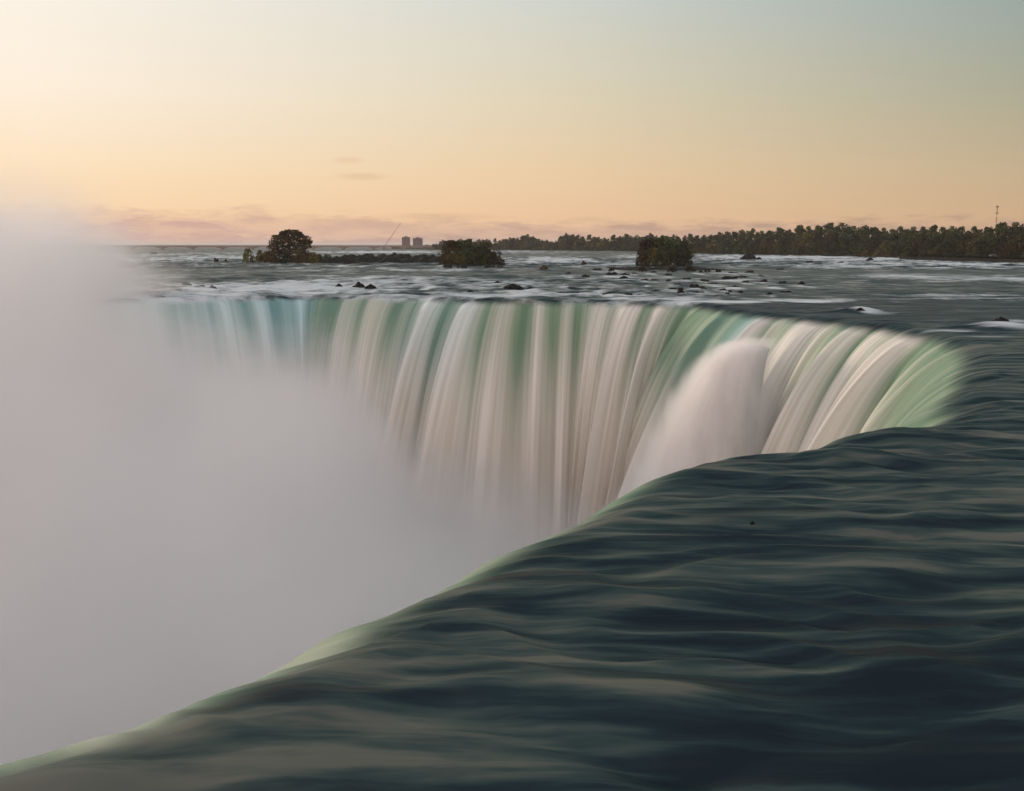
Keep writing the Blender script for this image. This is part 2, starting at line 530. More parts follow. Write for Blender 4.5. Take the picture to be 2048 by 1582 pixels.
def resample(P, extra, step):
    d = np.r_[0, np.cumsum(np.hypot(*np.diff(P, axis=0).T))]
    n = int(d[-1] / step)
    s = np.linspace(0, d[-1], n)
    return np.c_[np.interp(s, d, P[:, 0]), np.interp(s, d, P[:, 1])], s, np.interp(s, d, extra)


def gsm(a, sig):
    k = np.arange(-int(3 * sig), int(3 * sig) + 1)
    g = np.exp(-.5 * (k / sig) ** 2); g /= g.sum()
    pad = len(k) // 2
    ap = np.r_[2 * a[0] - a[pad:0:-1], a, 2 * a[-1] - a[-2:-pad - 2:-1]]
    return np.convolve(ap, g, 'valid')


STEP = 0.3
LIP, S, LPX = resample(ctrl, ctrl_px, STEP)
# smoothing widens with distance from the camera
sm1 = np.c_[gsm(LIP[:, 0], 4), gsm(LIP[:, 1], 4)]
sm2 = np.c_[gsm(LIP[:, 0], 10), gsm(LIP[:, 1], 10)]
wgt = sstep(np.hypot(LIP[:, 0], LIP[:, 1]), 60, 110)[:, None]
LIP = sm1 * (1 - wgt) + sm2 * wgt
T = np.gradient(LIP, axis=0)
T = np.c_[gsm(T[:, 0], 14), gsm(T[:, 1], 14)]
T /= np.hypot(T[:, 0], T[:, 1])[:, None]
NRM = np.c_[-T[:, 1], T[:, 0]]          # upstream side: left of the walking direction on the far lip
mid_i = int(np.argmin(np.abs(LPX - 1000)))
if NRM[mid_i, 1] < 0: NRM = -NRM

GREEN_PX = [(-400, .1), (150, .0), (440, .2), (480, .9), (520, .5), (560, .8), (640, .9), (700, .6), (740, .8), (850, .75), (870, .1), (900, .1), (915, .7),
            (935, .2), (970, .3), (1000, .5), (1060, .4), (1100, .65), (1190, .7), (1230, .25), (1290, .15), (1310, .75), (1350, .5), (1400, .75),
            (1430, 1.3), (1500, 1.45), (1530, .9), (1550, .2), (1570, .6), (1610, .5), (1630, .1), (1680, .1), (1700, .6), (1780, .5), (1800, .15), (1870, .1),
            (1885, .4), (1915, .65), (1935, .85), (1960, 1.3), (2150, 1.3)]
TEAL_PX = [(-400, .5), (200, .6), (470, .8), (500, .8), (545, 1), (610, 1), (650, .35), (800, .15), (860, .5), (960, .5), (1000, .1), (1400, .1), (1490, .35), (1530, .8), (1560, .2), (1900, .1), (2150, .1)]
ip = lambda tab: np.interp(LPX, [a for a, b in tab], [b for a, b in tab])
GREEN, TEAL = ip(GREEN_PX), ip(TEAL_PX)

z1 = np.zeros_like(S)
ribn = .55 * pnoise(S / 9.0, z1 + 3.3) + .35 * pnoise(S / 3.7, z1 + 8.1) + .12 * pnoise(S / 1.6, z1 + 5.7)
for c_, w_, a_ in [(285, 40, .5), (515, 14, .8), (600, 12, .9), (675, 14, .4), (760, 10, .4), (882, 12, 1.4), (912, 5, -1.0), (948, 16, 1.2), (985, 8, -.9), (1020, 12, 1.0), (1048, 9, -.5),
                   (1085, 10, .8), (1112, 8, -.5), (1140, 12, .8), (1165, 8, -.45), (1200, 12, .6), (1268, 17, 1.3), (1300, 6, -.8), (1338, 10, .9), (1375, 12, .6), (1450, 25, -.6), (1482, 5, 1.3),
                   (1505, 10, -1.0), (1552, 8, 1.3), (1575, 6, -.6), (1650, 22, 1.3), (1700, 7, -.5), (1735, 10, .6), (1770, 7, -.6), (1835, 12, 1.2), (1868, 12, 1.3), (1892, 6, -.5), (1915, 6, .5), (1934, 5, -.5)]:
    ribn = ribn + .6 * a_ * np.exp(-((LPX - c_) / w_) ** 2)
K = .088 * (1 - .42 * np.clip(ribn, -1, 1)) * (1 - .12 * GREEN)
nearw = sstep(np.hypot(LIP[:, 0], LIP[:, 1]), 75, 45)
far_left = sstep(LPX, 900, 500)
K = K * (1 + .9 * far_left)

# rows of the strip: upstream distance d, then horizontal travel h past the lip
A0 = 1.3                                 # the bend starts this far upstream of the lip
up = np.concatenate([np.arange(24, 6, -.55), np.arange(6, A0, -.25)])
drops = np.concatenate([[0, .02, .06, .12, .2, .3, .45, .65, .9, 1.2, 1.6], np.geomspace(2.1, 51.5, 46)])
nr = len(up) + len(drops)
XY = np.empty((nr, len(S), 3)); UV = np.empty((nr, len(S), 2)); FALL = np.zeros((nr, len(S)))
for r in range(nr):
    if r < len(up):
        d = np.full_like(S, up[r]); dz = np.zeros_like(S); path = -d
    else:
        dz = np.full_like(S, drops[r - len(up)])
        h = np.sqrt(dz / K)
        d = A0 - h
        path = dz * 1.0
    x = LIP[:, 0] + NRM[:, 0] * d; y = LIP[:, 1] + NRM[:, 1] * d
    wv = waves(x, y)
    fade = np.exp(-dz / 7)
    fine = .55 * ribn * sstep(dz, 0, 3) * np.exp(-dz / 30)
    z = -dz + wv * fade + fine
    # fine folds in the curtain
    fold = (  .10 * pnoise(S / 1.1, z1 + 2 + r * .012) + .60 * pnoise(S / 3.0, z1 + 6 + r * .008)) * sstep(dz, .6, 12)
    x = x + NRM[:, 0] * -fold; y = y + NRM[:, 1] * -fold
    XY[r] = np.c_[x, y, z]
    UV[r] = np.c_[S, path]
    fs = 1.0 + 0.4 * nearw
    FALL[r] = sstep(dz, .25 * fs - .33 * nearw, 1.7 * fs - 1.35 * nearw)
XY[0, :, 2] -= .25
foam = foam_at(XY[..., 0].ravel(), XY[..., 1].ravel())
rows1 = lambda a: np.broadcast_to(a, (nr, len(S))).ravel()
wf = link_mesh('waterfall', XY.reshape(-1, 3), grid_faces(nr, len(S)), M_WATER, smooth=True, uv=UV.reshape(-1, 2),
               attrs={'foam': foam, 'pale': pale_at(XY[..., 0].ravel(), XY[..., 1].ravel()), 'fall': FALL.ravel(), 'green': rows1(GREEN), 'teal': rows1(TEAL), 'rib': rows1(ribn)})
tag(wf, 'curved waterfall pouring green and white over the horseshoe brink', 'waterfall', kind='structure')

# ------------------------------------------------------------------ upper river
g = 0.0042
yy = [-16.0]
while yy[-1] < 40000:
    yv = yy[-1]
    k = g if yv < 900 else (.012 if yv < 3500 else .15)
    yy.append(yv + (yv + 40) * k * (0.85 if yv < 120 else 1))
yy = np.array(yy)
uu = np.linspace(-.9, .9, 330)
GX_, GY_ = uu[None, :] * (yy[:, None] + 40), np.broadcast_to(yy[:, None], (len(yy), len(uu)))
gx, gy = GX_.ravel(), GY_.ravel()


def lip_dist(x, y):
    out = np.full(x.shape, 1e9); side = np.ones(x.shape)
    P = LIP[::3]; Nn = NRM[::3]
    for a in range(0, len(x), 20000):
        dx = x[a:a + 20000, None] - P[None, :, 0]; dy = y[a:a + 20000, None] - P[None, :, 1]
        dd = dx * dx + dy * dy
        j = dd.argmin(1); i = np.arange(len(j))
        out[a:a + 20000] = np.sqrt(dd[i, j])
        side[a:a + 20000] = np.sign(dx[i, j] * Nn[j, 0] + dy[i, j] * Nn[j, 1])
    return out * side


near_m = (gy < 330)
dist = np.full(gx.shape, 1e9)
dist[near_m] = lip_dist(gx[near_m], gy[near_m])
gz = waves(gx, gy)
# low ledges: water drops in a few steps across the rapids
fo = foam_at(gx, gy)
fc = grid_faces(len(yy), len(uu))
keep = (dist[fc] > 20.5).all(1)
fc = fc[keep]
used = np.zeros(len(gx), bool); used[fc.ravel()] = True
idx = np.cumsum(used) - 1
fc = idx[fc]
V = np.c_[gx, gy, gz][used]
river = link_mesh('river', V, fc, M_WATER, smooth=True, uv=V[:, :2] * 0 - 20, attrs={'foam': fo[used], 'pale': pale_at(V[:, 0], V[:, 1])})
tag(river, 'dark silky river sliding toward the brink of the falls', 'river', kind='structure')

# plunge pool at the bottom
pool = link_mesh('plunge_pool', [(-600, -200, -50), (200, -200, -50), (200, 420, -50), (-600, 420, -50)], [(0, 1, 2, 3)],
                 simple_mat('pool', (.20, .25, .24), .5, .3, .05))
tag(pool, 'pale churned pool under the falls', 'water', kind='structure')


# ------------------------------------------------------------------ spout: water thrown outward from a ledge
def spout():
    m = bpy.data.materials.new('spout'); m.use_nodes = True
    t = NT(m.node_tree); b = m.node_tree.nodes['Principled BSDF']
    uvn = t.node('ShaderNodeUVMap'); uv = uvn.outputs[0]
    c = t.noise(t.mapping(uv, scale=(9, .35, 0)), 1, 3, .5)
    th = t.attr('thin')  # shade of the dome's right side, painted in as a grey-green tint
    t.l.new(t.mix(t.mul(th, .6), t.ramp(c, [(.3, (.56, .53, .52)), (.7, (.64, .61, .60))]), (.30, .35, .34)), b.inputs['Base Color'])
    b.inputs['Roughness'].default_value = .8
    b.inputs['Specular IOR Level'].default_value = .1
    cx, cy, cz = pixd(1511, 697, 160.0)
    n_a, pts, uvs, thin = 120, [], [], []
    rows = [(-1, q) for q in (.02, .3, .6, .85)] + [(dz, 1) for dz in np.geomspace(.05, 44, 60)]
    for dz, q in rows:
        for j in range(n_a + 1):
            th = 2 * math.pi * j / n_a
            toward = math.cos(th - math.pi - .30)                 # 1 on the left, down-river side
            k = .33 + 2.2 * (.5 - .5 * toward) ** 1.5
            r0 = 2.4
            wob = 1 + .05 * math.sin(3 * th + 1) + .03 * math.sin(7 * th)
            r = (r0 * q if dz < 0 else r0 + math.sqrt(dz / k)) * wob
            z = (1 - (q if dz < 0 else 1) ** 2) * .5 - max(dz, 0)
            dr = 1.30 * math.sqrt(max(dz, 0))
            pts.append((cx - .955 * dr + r * math.cos(th), cy - .295 * dr + r * math.sin(th), cz + z)); uvs.append((j / n_a * 8, max(dz, 0))); thin.append(float(sstep(np.array(toward), .5, -.4)))  # last value marks the side whose colour is darkened as shade
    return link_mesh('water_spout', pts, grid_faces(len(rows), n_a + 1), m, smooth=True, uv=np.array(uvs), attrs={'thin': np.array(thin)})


def spray():
    m = bpy.data.materials.new('spray'); m.use_nodes = True
    t = NT(m.node_tree); N = m.node_tree.nodes
    N.remove(N['Principled BSDF'])
    pv = t.node('ShaderNodeVolumePrincipled')
    pv.inputs['Color'].default_value = (1.0, .99, .985, 1)
    cx, cy, cz = pixd(1511, 697, 160.0)
    pos = t.node('ShaderNodeNewGeometry').outputs['Position']
    s = t.node('ShaderNodeSeparateXYZ'); t.put(s.inputs[0], pos)
    dzp = t.math('MAXIMUM', t.sub(cz + 1.2, s.outputs[2]), 0.0)
    dr = t.mul(t.math('SQRT', dzp), 1.30)
    dx = t.add(t.sub(s.outputs[0], cx), t.mul(dr, .955)); dy = t.add(t.sub(s.outputs[1], cy), t.mul(dr, .295))
    rr = t.math('SQRT', t.add(t.mul(dx, dx), t.mul(dy, dy)))
    cosv = t.math('DIVIDE', t.add(t.mul(dx, -math.cos(.3)), t.mul(dy, -math.sin(.3))), t.math('MAXIMUM', rr, .01))
    k = t.add(.33, t.mul(t.math('POWER', t.math('MAXIMUM', t.sub(.5, t.mul(cosv, .5)), 0.0), 1.5), 2.2))
    # horizontal distance outside the sheet
    dzp = t.math('MAXIMUM', t.sub(cz + 1.2, s.outputs[2]), 0.0)
    re = t.add(2.6, t.math('SQRT', t.math('DIVIDE', dzp, k)))
    o_ = t.sub(rr, re)
    wdt = t.add(1.4, t.mul(dzp, .12))
    n = t.noise(t.mapping(pos, scale=(.35, .35, .12)), 1, 3, .6)
    q = t.rng(t.add(t.math('DIVIDE', o_, wdt), t.mul(t.sub(n, .5), 2.2)), 1.4, -1.0)
    q = t.mul(q, t.rng(s.outputs[2], cz + 2.2, cz + .2))
    q = t.mul(q, t.rng(cosv, -.7, .2, .6, 1))
    t.l.new(t.mul(q, .5), pv.inputs['Density'])
    t.l.new(pv.outputs[0], N['Material Output'].inputs['Volume'])
    m.cycles.volume_step_rate = .3
    o = MB().box(cx - 30, cx + 9, cy - 22, cy + 14, -46, cz + 3).build('spray', m)
    tag(o, 'soft spray veil around the white dome of water', 'spray', kind='stuff')


spray()
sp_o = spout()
tag(sp_o, 'smooth white dome of water thrown out from a ledge in the falls', 'water', kind='structure')


# ------------------------------------------------------------------ mist
def mist():
    m = bpy.data.materials.new('mist'); m.use_nodes = True
    m.cycles.volume_step_rate = .8
    t = NT(m.node_tree); N = m.node_tree.nodes
    N.remove(N['Principled BSDF'])
    pv = t.node('ShaderNodeVolumePrincipled')
    pv.inputs['Color'].default_value = (1.0, .993, .988, 1)
    pv.inputs['Anisotropy'].default_value = .05
    pos = t.node('ShaderNodeNewGeometry').outputs['Position']
    s = t.node('ShaderNodeSeparateXYZ'); t.put(s.inputs[0], pos)
    x, y, z = s.outputs
    H = t.node('ShaderNodeFloatCurve')
    t.put(H.inputs[1], t.rng(x, -150, 70, smooth=False))
    cur = H.mapping.curves[0]
    pts = [(-150, -30), (-128, 5), (-112, 28), (-92, 17), (-74, 0), (-56, -7), (-36, -14), (-14, -26), (10, -37), (40, -44), (70, -48)]
    P = [((a + 150) / 220, (b + 50) / 100) for a, b in pts]
    while len(cur.points) < len(P): cur.points.new(.5, .5)
    for q, p in zip(cur.points, P): q.location = p
    H.mapping.update()
    hh = t.sub(t.mul(H.outputs[0], 100), 50)
    hh = t.sub(hh, t.rng(y, 130, 45, 0, 22))
    n1 = t.noise(t.mapping(pos, scale=(.035, .035, .045)), 1, 5, .62)
    hh = t.add(hh, t.mul(t.sub(n1, .5), 40))
    dep = t.sub(hh, z)
    dens = t.math('POWER', t.rng(dep, -4, 20, smooth=False), 1.7)
    dens = t.mul(dens, t.rng(z, 44, 20))
    dens = t.mul(dens, t.rng(y, 275, 225))
    dens = t.mul(dens, t.rng(y, 22, 40))
    t.l.new(t.mul(dens, .14), pv.inputs['Density'])
    t.l.new(pv.outputs[0], N['Material Output'].inputs['Volume'])
    b = MB().box(-160, 62, 24, 280, -49.5, 45)
    o = b.build('mist', m)
    tag(o, 'thick pale spray mist filling the gorge below the falls', 'mist', kind='stuff')


mist()

# ------------------------------------------------------------------ rocks
def rock_mat(name, col):
    m = simple_mat(name, col, .55, .5, 1.2, 5)
    return m


M_ROCK = rock_mat('wet_rock', (.012, .012, .012))
M_ROCKB = rock_mat('brown_rock', (.030, .022, .018))


def rock_mesh(seed, mat):
    r_ = random.Random(seed)
    import bmesh
    bm = bmesh.new()
    bmesh.ops.create_icosphere(bm, subdivisions=3, radius=1)
    off = np.array([r_.uniform(0, 50), r_.uniform(0, 50)])
    for v in bm.verts:
        c = v.co
        n = float(pnoise(np.array([c.x * 1.3 + off[0] + c.z]), np.array([c.y * 1.3 + off[1] - c.z * .7]))[0])
        n2 = float(pnoise(np.array([c.x * 3.3 + off[1] + c.z * 2]), np.array([c.y * 3.3 + off[0]]))[0])
        v.co = c * (1 + .55 * n + .22 * n2)
    me = bpy.data.meshes.new('rock'); bm.to_mesh(me); bm.free()
    me.materials.append(mat)
    return me


ROCKS = [rock_mesh(i, M_ROCK) for i in range(4)] + [rock_mesh(i + 9, M_ROCKB) for i in range(2)]


def rock(px, py, hw, hh, label, group=None, kind=0):
    x, y, _ = pix(px, py + hh * .5)
    o = bpy.data.objects.new('rock', ROCKS[kind % 6])
    COL.objects.link(o)
    sx = .85 * hw * y / F
    sz = 1.5 * hh * y / F
    o.location = (x, y, float(waves(np.array([x]), np.array([y]))[0]) - .25 * sz)
    o.scale = (sx * 1.05, sx * random.uniform(.6, .9), sz * 1.1)
    o.rotation_euler = (0, 0, random.uniform(-.4, .4) + random.choice((0, math.pi)))
    tag(o, label, 'rock', group)
    return o


rock(716, 570, 16, 8, 'largest black rock in the white water above the far brink')
rock(742, 575, 14, 5, 'flat black rock touching the largest one above the far brink')
rock(678, 572, 8, 3.5, 'small dark rock left of the largest black rock above the brink')
rock(702, 580, 6, 2.5, 'tiny black rock just below the largest black rock')
rock(1025, 574, 26, 6, 'long dark rock ledge in the foam above the middle of the brink')
rock(1060, 575, 16, 4, 'dark rock at the right end of the long ledge above the brink')
rock(995, 565, 10, 3.5, 'greyish rock up left of the long dark ledge')
rock(940, 583, 7, 2.5, 'little dark rock in foam just above the brink, left of the long ledge')
rock(1138, 571, 5, 3, 'small round black rock right of the long dark ledge')
rock(1497, 515, 20, 7, 'dark flat rock island in the rapids below the wooded shore')
rock(1518, 518, 10, 4, 'low dark rock at the right foot of the flat rock island')
rock(1603, 566, 9, 4, 'lone black rock in calm river right of the boulder patch')
rock(1505, 1042, 6, 3.5, 'small black rock tip poking from the near silky water')
rock(1720, 622, 9, 3, 'dark rock under the white hump of water near the right brink')
rock(2000, 650, 22, 7, 'dark wet boulder beside white water at the right edge')
GR = 'rocks scattered in the river above the falls'
for i, (a, b, c, d) in enumerate([(250, 558, 18, 3), (290, 572, 26, 4), (330, 574, 30, 4), (350, 580, 14, 3), (372, 568, 12, 3), (400, 573, 12, 4), (425, 573, 9, 4),
                                  (300, 585, 20, 2.5), (268, 566, 14, 3), (320, 592, 14, 2.5)]):
    rock(a, b, c, d, 'brownish rock in the misty rapids at the left of the brink', 'rocks in the misty left rapids', 4 + i % 2)
for i, (a, b, c, d) in enumerate(bl):
    if a < 600: L_ = 'in the rapids left of the left island'
    elif a < 840: L_ = 'off the ledge right of the big round tree'
    elif a < 1020: L_ = 'at the foot of the middle island'
    elif a < 1235 and b < 560: L_ = 'between the middle and right islands'
    elif b < 530: L_ = 'in the white rapids under the far woods'
    elif b < 545: L_ = 'at the right tip of the right island'
    elif b < 565: L_ = 'in the boulder patch just below the right island'
    else: L_ = 'in the boulder patch nearest the brink'
    rock(a, b, c, d, 'small dark rock awash ' + L_, 'small rocks ' + L_, i % 6)


# ------------------------------------------------------------------ islands and banks
M_LAND = simple_mat('river_bank', (.016, .016, .012), .9, .5, .3, 6)


def mound(name, x0, x1, rowpx, hpx, label, cat, depth=.06, kind='structure'):
    a = pix(x0, rowpx); b = pix(x1, rowpx)
    cy = a[1]; hw = (b[0] - a[0]) / 2; cx = (a[0] + b[0]) / 2; hy = cy * depth; top = hpx * cy / F
    nx, ny = 80, 26
    u = np.linspace(-1, 1, nx); v = np.linspace(-1, 1, ny)
    U, Vv = np.meshgrid(u, v)
    x = cx + U * hw; y = cy + hy + Vv * hy
    e = np.clip(1 - np.maximum(np.abs(U) ** 4, np.abs(Vv) ** 2.5), 0, 1)
    z = -0.8 + e ** .5 * (top + .8) * (.75 + .7 * pnoise(x / (hw * .16), y / 9) + .3 * pnoise(x / 3, y / 3))
    o = link_mesh(name, np.c_[x.ravel(), y.ravel(), z.ravel()], grid_faces(ny, nx), M_LAND, smooth=True)
    tag(o, label, cat, kind=kind)
    return o


mound('island', 465, 660, 527, 3, 'low dark island carrying the big round tree', 'island')
mound('island', 630, 905, 527, 15, 'low dark rocky ledge between the two left islands', 'island')
mound('island', 870, 1015, 532, 4, 'low rocky island under the middle clump of trees', 'island')
mound('island', 1225, 1460, 541, 4, 'low brown island under the right clump of trees', 'island')


def shore():
    line = [(800, 2500, 498), (870, 0, 499.5), (1000, 0, 500), (1150, 0, 501), (1300, 0, 503), (1400, 0, 507), (1550, 0, 510), (1700, 0, 513), (1850, 0, 517), (1950, 0, 520), (2050, 0, 523), (2500, 0, 540)]
    P = np.array([pix(a, c)[:2] for a, _, c in line])
    Q, s, _ = resample(P, np.zeros(len(P)), 14)
    rows = []
    for off, z in ((0, -1.0), (1.5, 1.2), (7, 2.0), (60, 2.6), (400, 3.5), (3000, 4)):
        n = pnoise(s / 30, s * 0 + off)
        rows.append(np.c_[Q[:, 0] + n * 4, Q[:, 1] + off + n * 3, np.full(len(Q), z) + (n * .8 if z > 0 else 0)])
    return Q, link_mesh('far_bank', np.array(rows).reshape(-1, 3), grid_faces(len(rows), len(Q)), M_LAND, smooth=True)


SHORE, bank_o = shore()
tag(bank_o, 'low dark earth bank under the far woods', 'river bank', kind='structure')

# ------------------------------------------------------------------ trees
def leaf_mat(name, dark, light):
    m = bpy.data.materials.new(name); m.use_nodes = True
    t = NT(m.node_tree); b = m.node_tree.nodes['Principled BSDF']
    oi = t.node('ShaderNodeObjectInfo').outputs['Random']
    n = t.noise(t.node('ShaderNodeTexCoord').outputs['Object'], .35, 3, .6)
    lf = t.attr('leaf')
    v = t.add(t.mul(n, .6), t.mul(lf, .4))
    c = t.ramp(v, [(.3, dark), (.72, light)])
    hs = t.node('ShaderNodeHueSaturation')
    t.put(hs.inputs['Color'], c)
    t.put(hs.inputs['Hue'], t.rng(oi, 0, 1, .47, .52, smooth=False))
    t.put(hs.inputs['Value'], t.rng(oi, 0, 1, .6, 1.35, smooth=False))
    t.l.new(hs.outputs[0], b.inputs['Base Color'])
    b.inputs['Roughness'].default_value = .75
    b.inputs['Specular IOR Level'].default_value = .2
    return m


L_DARK = leaf_mat('dark_foliage', (.022, .031, .011), (.088, .104, .032))
L_OLIVE = leaf_mat('olive_foliage', (.048, .045, .012), (.19, .158, .042))
L_RUST = leaf_mat('rust_foliage', (.022, .018, .008), (.075, .050, .022))
M_BARK = simple_mat('bark', (.045, .033, .024), .9)


def crown_mesh(seed, kind, n_leaf, leaf, mat):
    """unit-height crown: leaf-sized faces spread through clumps"""
    r_ = np.random.default_rng(seed)
    cl = []
    if kind == 'round':
        for k in range(44):
            a = r_.uniform(0, 6.28); q = r_.uniform(0, 1) ** .5; h = r_.uniform(0, 1)
            rad = .44 * math.sin(math.pi * (.18 + .70 * h)) ** .6 * q
            cl.append((rad * math.cos(a), rad * math.sin(a), .12 + .76 * h, r_.uniform(.09, .16)))
        cl.append((0, 0, .9, .09))
    elif kind == 'tall':
        for k in range(34):
            a = r_.uniform(0, 6.28); h = r_.uniform(0, 1)
            rad = .28 * math.sin(math.pi * (.18 + .72 * h)) * r_.uniform(.2, 1)
            cl.append((rad * math.cos(a), rad * math.sin(a), .12 + .78 * h, r_.uniform(.08, .13)))
    elif kind == 'cone':
        for k in range(26):
            a = r_.uniform(0, 6.28); h = r_.uniform(0, 1) ** 1.2
            rad = .2 * (1 - h) * r_.uniform(.4, 1)
            cl.append((rad * math.cos(a), rad * math.sin(a), .12 + .84 * h, .035 + .09 * (1 - h)))
    else:  # bushy, down to the ground, wide
        for k in range(50):
            a = r_.uniform(0, 6.28); q = r_.uniform(0, 1) ** .5; h = r_.uniform(0, 1) ** 1.3
            rad = .64 * math.cos(h * 1.3) ** .7 * q
            cl.append((rad * math.cos(a), rad * math.sin(a), .04 + .82 * h, r_.uniform(.10, .17)))
    cl = np.array(cl)
    pick = r_.integers(0, len(cl), n_leaf)
    d = r_.normal(size=(n_leaf, 3)); d /= np.linalg.norm(d, axis=1)[:, None]
    rr_ = r_.uniform(.35, 1, n_leaf) ** .6
    c = cl[pick, :3] + d * (cl[pick, 3] * rr_)[:, None] * np.array([1, 1, .8])
    c[:, 2] = np.maximum(c[:, 2], .02)
    a = r_.normal(size=(n_leaf, 3)); a /= np.linalg.norm(a, axis=1)[:, None]
    b = np.cross(a, r_.normal(size=(n_leaf, 3))); b /= np.linalg.norm(b, axis=1)[:, None]
    sz = leaf * r_.uniform(.6, 1.3, n_leaf)[:, None]
    v = np.stack([c + a * sz, c + b * sz * .6, c - a * sz, c - b * sz * .6], 1).reshape(-1, 3)
    f = np.arange(n_leaf * 4).reshape(-1, 4)
    me_o = link_mesh('crown', v, f, mat, attrs={'leaf': np.repeat(r_.uniform(0, 1, len(cl))[pick], 4)})
    return me_o


def trunk_mesh(seed, h=.75, r=.02, lean=0.0, nb=6):
    r_ = random.Random(seed); b = MB()
    p = Vector((0, 0, 0)); pts = [p]
    for k in range(4):
        p = p + Vector((r_.uniform(-.02, .02) + lean, r_.uniform(-.02, .02), h / 4)); pts.append(p)
    for k in range(4): b.bar(pts[k], pts[k + 1], r * (1 - k * .2), r * (1 - (k + 1) * .2), 6)
    for k in range(nb):
        s_ = pts[1] + (pts[4] - pts[1]) * r_.random(); a = r_.uniform(0, 6.28)
        b.bar(s_, s_ + Vector((math.cos(a) * .2, math.sin(a) * .2, r_.uniform(.08, .2))), r * .45, r * .12, 5)
    return b


def tree_proto(name, seed, kind, n, leaf, mat, tr=.02, th=.75):
    root = empty(name, (0, 0, 0))
    c = crown_mesh(seed, kind, n, leaf, mat); c.parent = root
    trunk_mesh(seed, th, tr).build('trunk', M_BARK, root)
    return root


PR = {
    'r1': tree_proto('tree', 1, 'round', 3200, .034, L_DARK), 'r2': tree_proto('tree', 2, 'round', 3200, .034, L_OLIVE),
    'r3': tree_proto('tree', 3, 'round', 3200, .034, L_DARK), 't1': tree_proto('tree', 4, 'tall', 2600, .030, L_DARK),
    't2': tree_proto('tree', 5, 'tall', 2600, .030, L_DARK), 'c1': tree_proto('pine_tree', 6, 'cone', 2200, .026, L_DARK),
    'b1': tree_proto('shrub', 7, 'bush', 3600, .036, L_OLIVE, .015, .5), 'b2': tree_proto('shrub', 8, 'bush', 3600, .036, L_DARK, .015, .5),
    'b3': tree_proto('shrub', 9, 'bush', 3600, .036, L_RUST, .015, .5), 'r4': tree_proto('tree', 10, 'round', 3200, .034, L_RUST),
}
USED = set()


def put_tree(kind, px, base_y, top_y, label, cat='tree', group=None, wid=1.0, dist=None, z0=0.0):
    if dist is None:
        x, y, _ = pix(px, base_y)
    else:
        x, y, _ = pixd(px, base_y, dist)
    ztop = pixd(px, top_y, y)[2]
    h = max(1.0, ztop - z0)
    o = PR[kind] if kind not in USED else copy_tree(PR[kind])
    USED.add(kind)
    o.location = (x, y, z0)
    o.rotation_euler = (0, 0, random.uniform(0, 6.28))
    o.scale = (h * wid, h * wid, h)
    for k_ in ('label', 'category', 'group'):
        if k_ in o: del o[k_]
    tag(o, label, cat, group)
    return o


# big island tree: its own detailed crown
def big_tree():
    x, y, _ = pix(580, 525)
    h = pixd(580, 455, y)[2] - .3
    root = empty('island_tree', (x, y, .3))
    r_ = np.random.default_rng(42)
    outline = [(-.33, .42, .13), (-.27, .58, .12), (-.22, .72, .11), (-.12, .82, .11), (-.02, .87, .10), (.1, .86, .1), (.2, .78, .12), (.3, .68, .12), (.36, .58, .10), (.33, .46, .12),
               (.2, .55, .14), (.05, .62, .16), (-.08, .66, .14), (-.1, .5, .14), (.05, .42, .15), (.2, .36, .15), (-.22, .3, .15), (-.38, .24, .12), (-.1, .25, .17), (.08, .22, .17), (.28, .22, .15),
               (.4, .2, .12), (-.3, .13, .13), (0, .1, .16), (.2, .1, .15), (.44, .1, .12), (.55, .08, .09), (-.5, .1, .1), (-.46, .2, .07), (.02, .76, .12), (.14, .72, .12), (-.12, .7, .1), (-.2, .5, .13), (.3, .1, .14), (-.42, .12, .12), (.5, .16, .1)]
    cl = []
    for a, b, c in outline:
        for yy_ in (-.14, .12):
            cl.append((a + r_.uniform(-.03, .03), yy_ * (1 if b < .7 else .6) + r_.uniform(-.05, .05), b, c * .9))
    cl = np.array(cl); n = 7000
    pick = r_.integers(0, len(cl), n)
    d = r_.normal(size=(n, 3)); d /= np.linalg.norm(d, axis=1)[:, None]
    c = cl[pick, :3] + d * (cl[pick, 3] * r_.uniform(.3, 1, n) ** .5)[:, None] * .85
    c[:, 2] = np.clip(c[:, 2], .01, 1)
    a = r_.normal(size=(n, 3)); a /= np.linalg.norm(a, axis=1)[:, None]
    b = np.cross(a, r_.normal(size=(n, 3))); b /= np.linalg.norm(b, axis=1)[:, None]
    sz = .025 * r_.uniform(.6, 1.4, n)[:, None]
    v = np.stack([c + a * sz, c + b * sz * .6, c - a * sz, c - b * sz * .6], 1).reshape(-1, 3) * [1.5 / 1, 1.3, 1]
    link_mesh('crown', v * h * [1.02, 1.0, 1], np.arange(n * 4).reshape(-1, 4), L_OLIVE, root, attrs={'leaf': np.repeat(r_.uniform(0, 1, len(cl))[pick], 4)})
    tb = trunk_mesh(77, .7, .028, 0, 12)
    tb.v = [(a * h, b * h, c * h) for a, b, c in tb.v]
    tb.build('trunk', M_BARK, root)
    tag(root, 'big round-crowned tree standing alone on the left island', 'tree')


big_tree()
put_tree('b1', 497, 526, 494, 'olive shrub at the left tip of the left island', 'shrub', wid=.62)
put_tree('b1', 522, 526, 498, 'low shrub between the left-tip shrub and the big round tree', 'shrub', wid=.7)
put_tree('b2', 655, 525, 507, 'low dark shrub at the right foot of the big round tree', 'shrub', wid=1.1)
put_tree('b2', 695, 524, 513, 'low dark scrub on the ledge right of the big round tree', 'shrub', wid=1.6)
put_tree('b1', 817, 524, 509, 'small olive shrub on the ledge left of the middle island', 'shrub', wid=1.0)
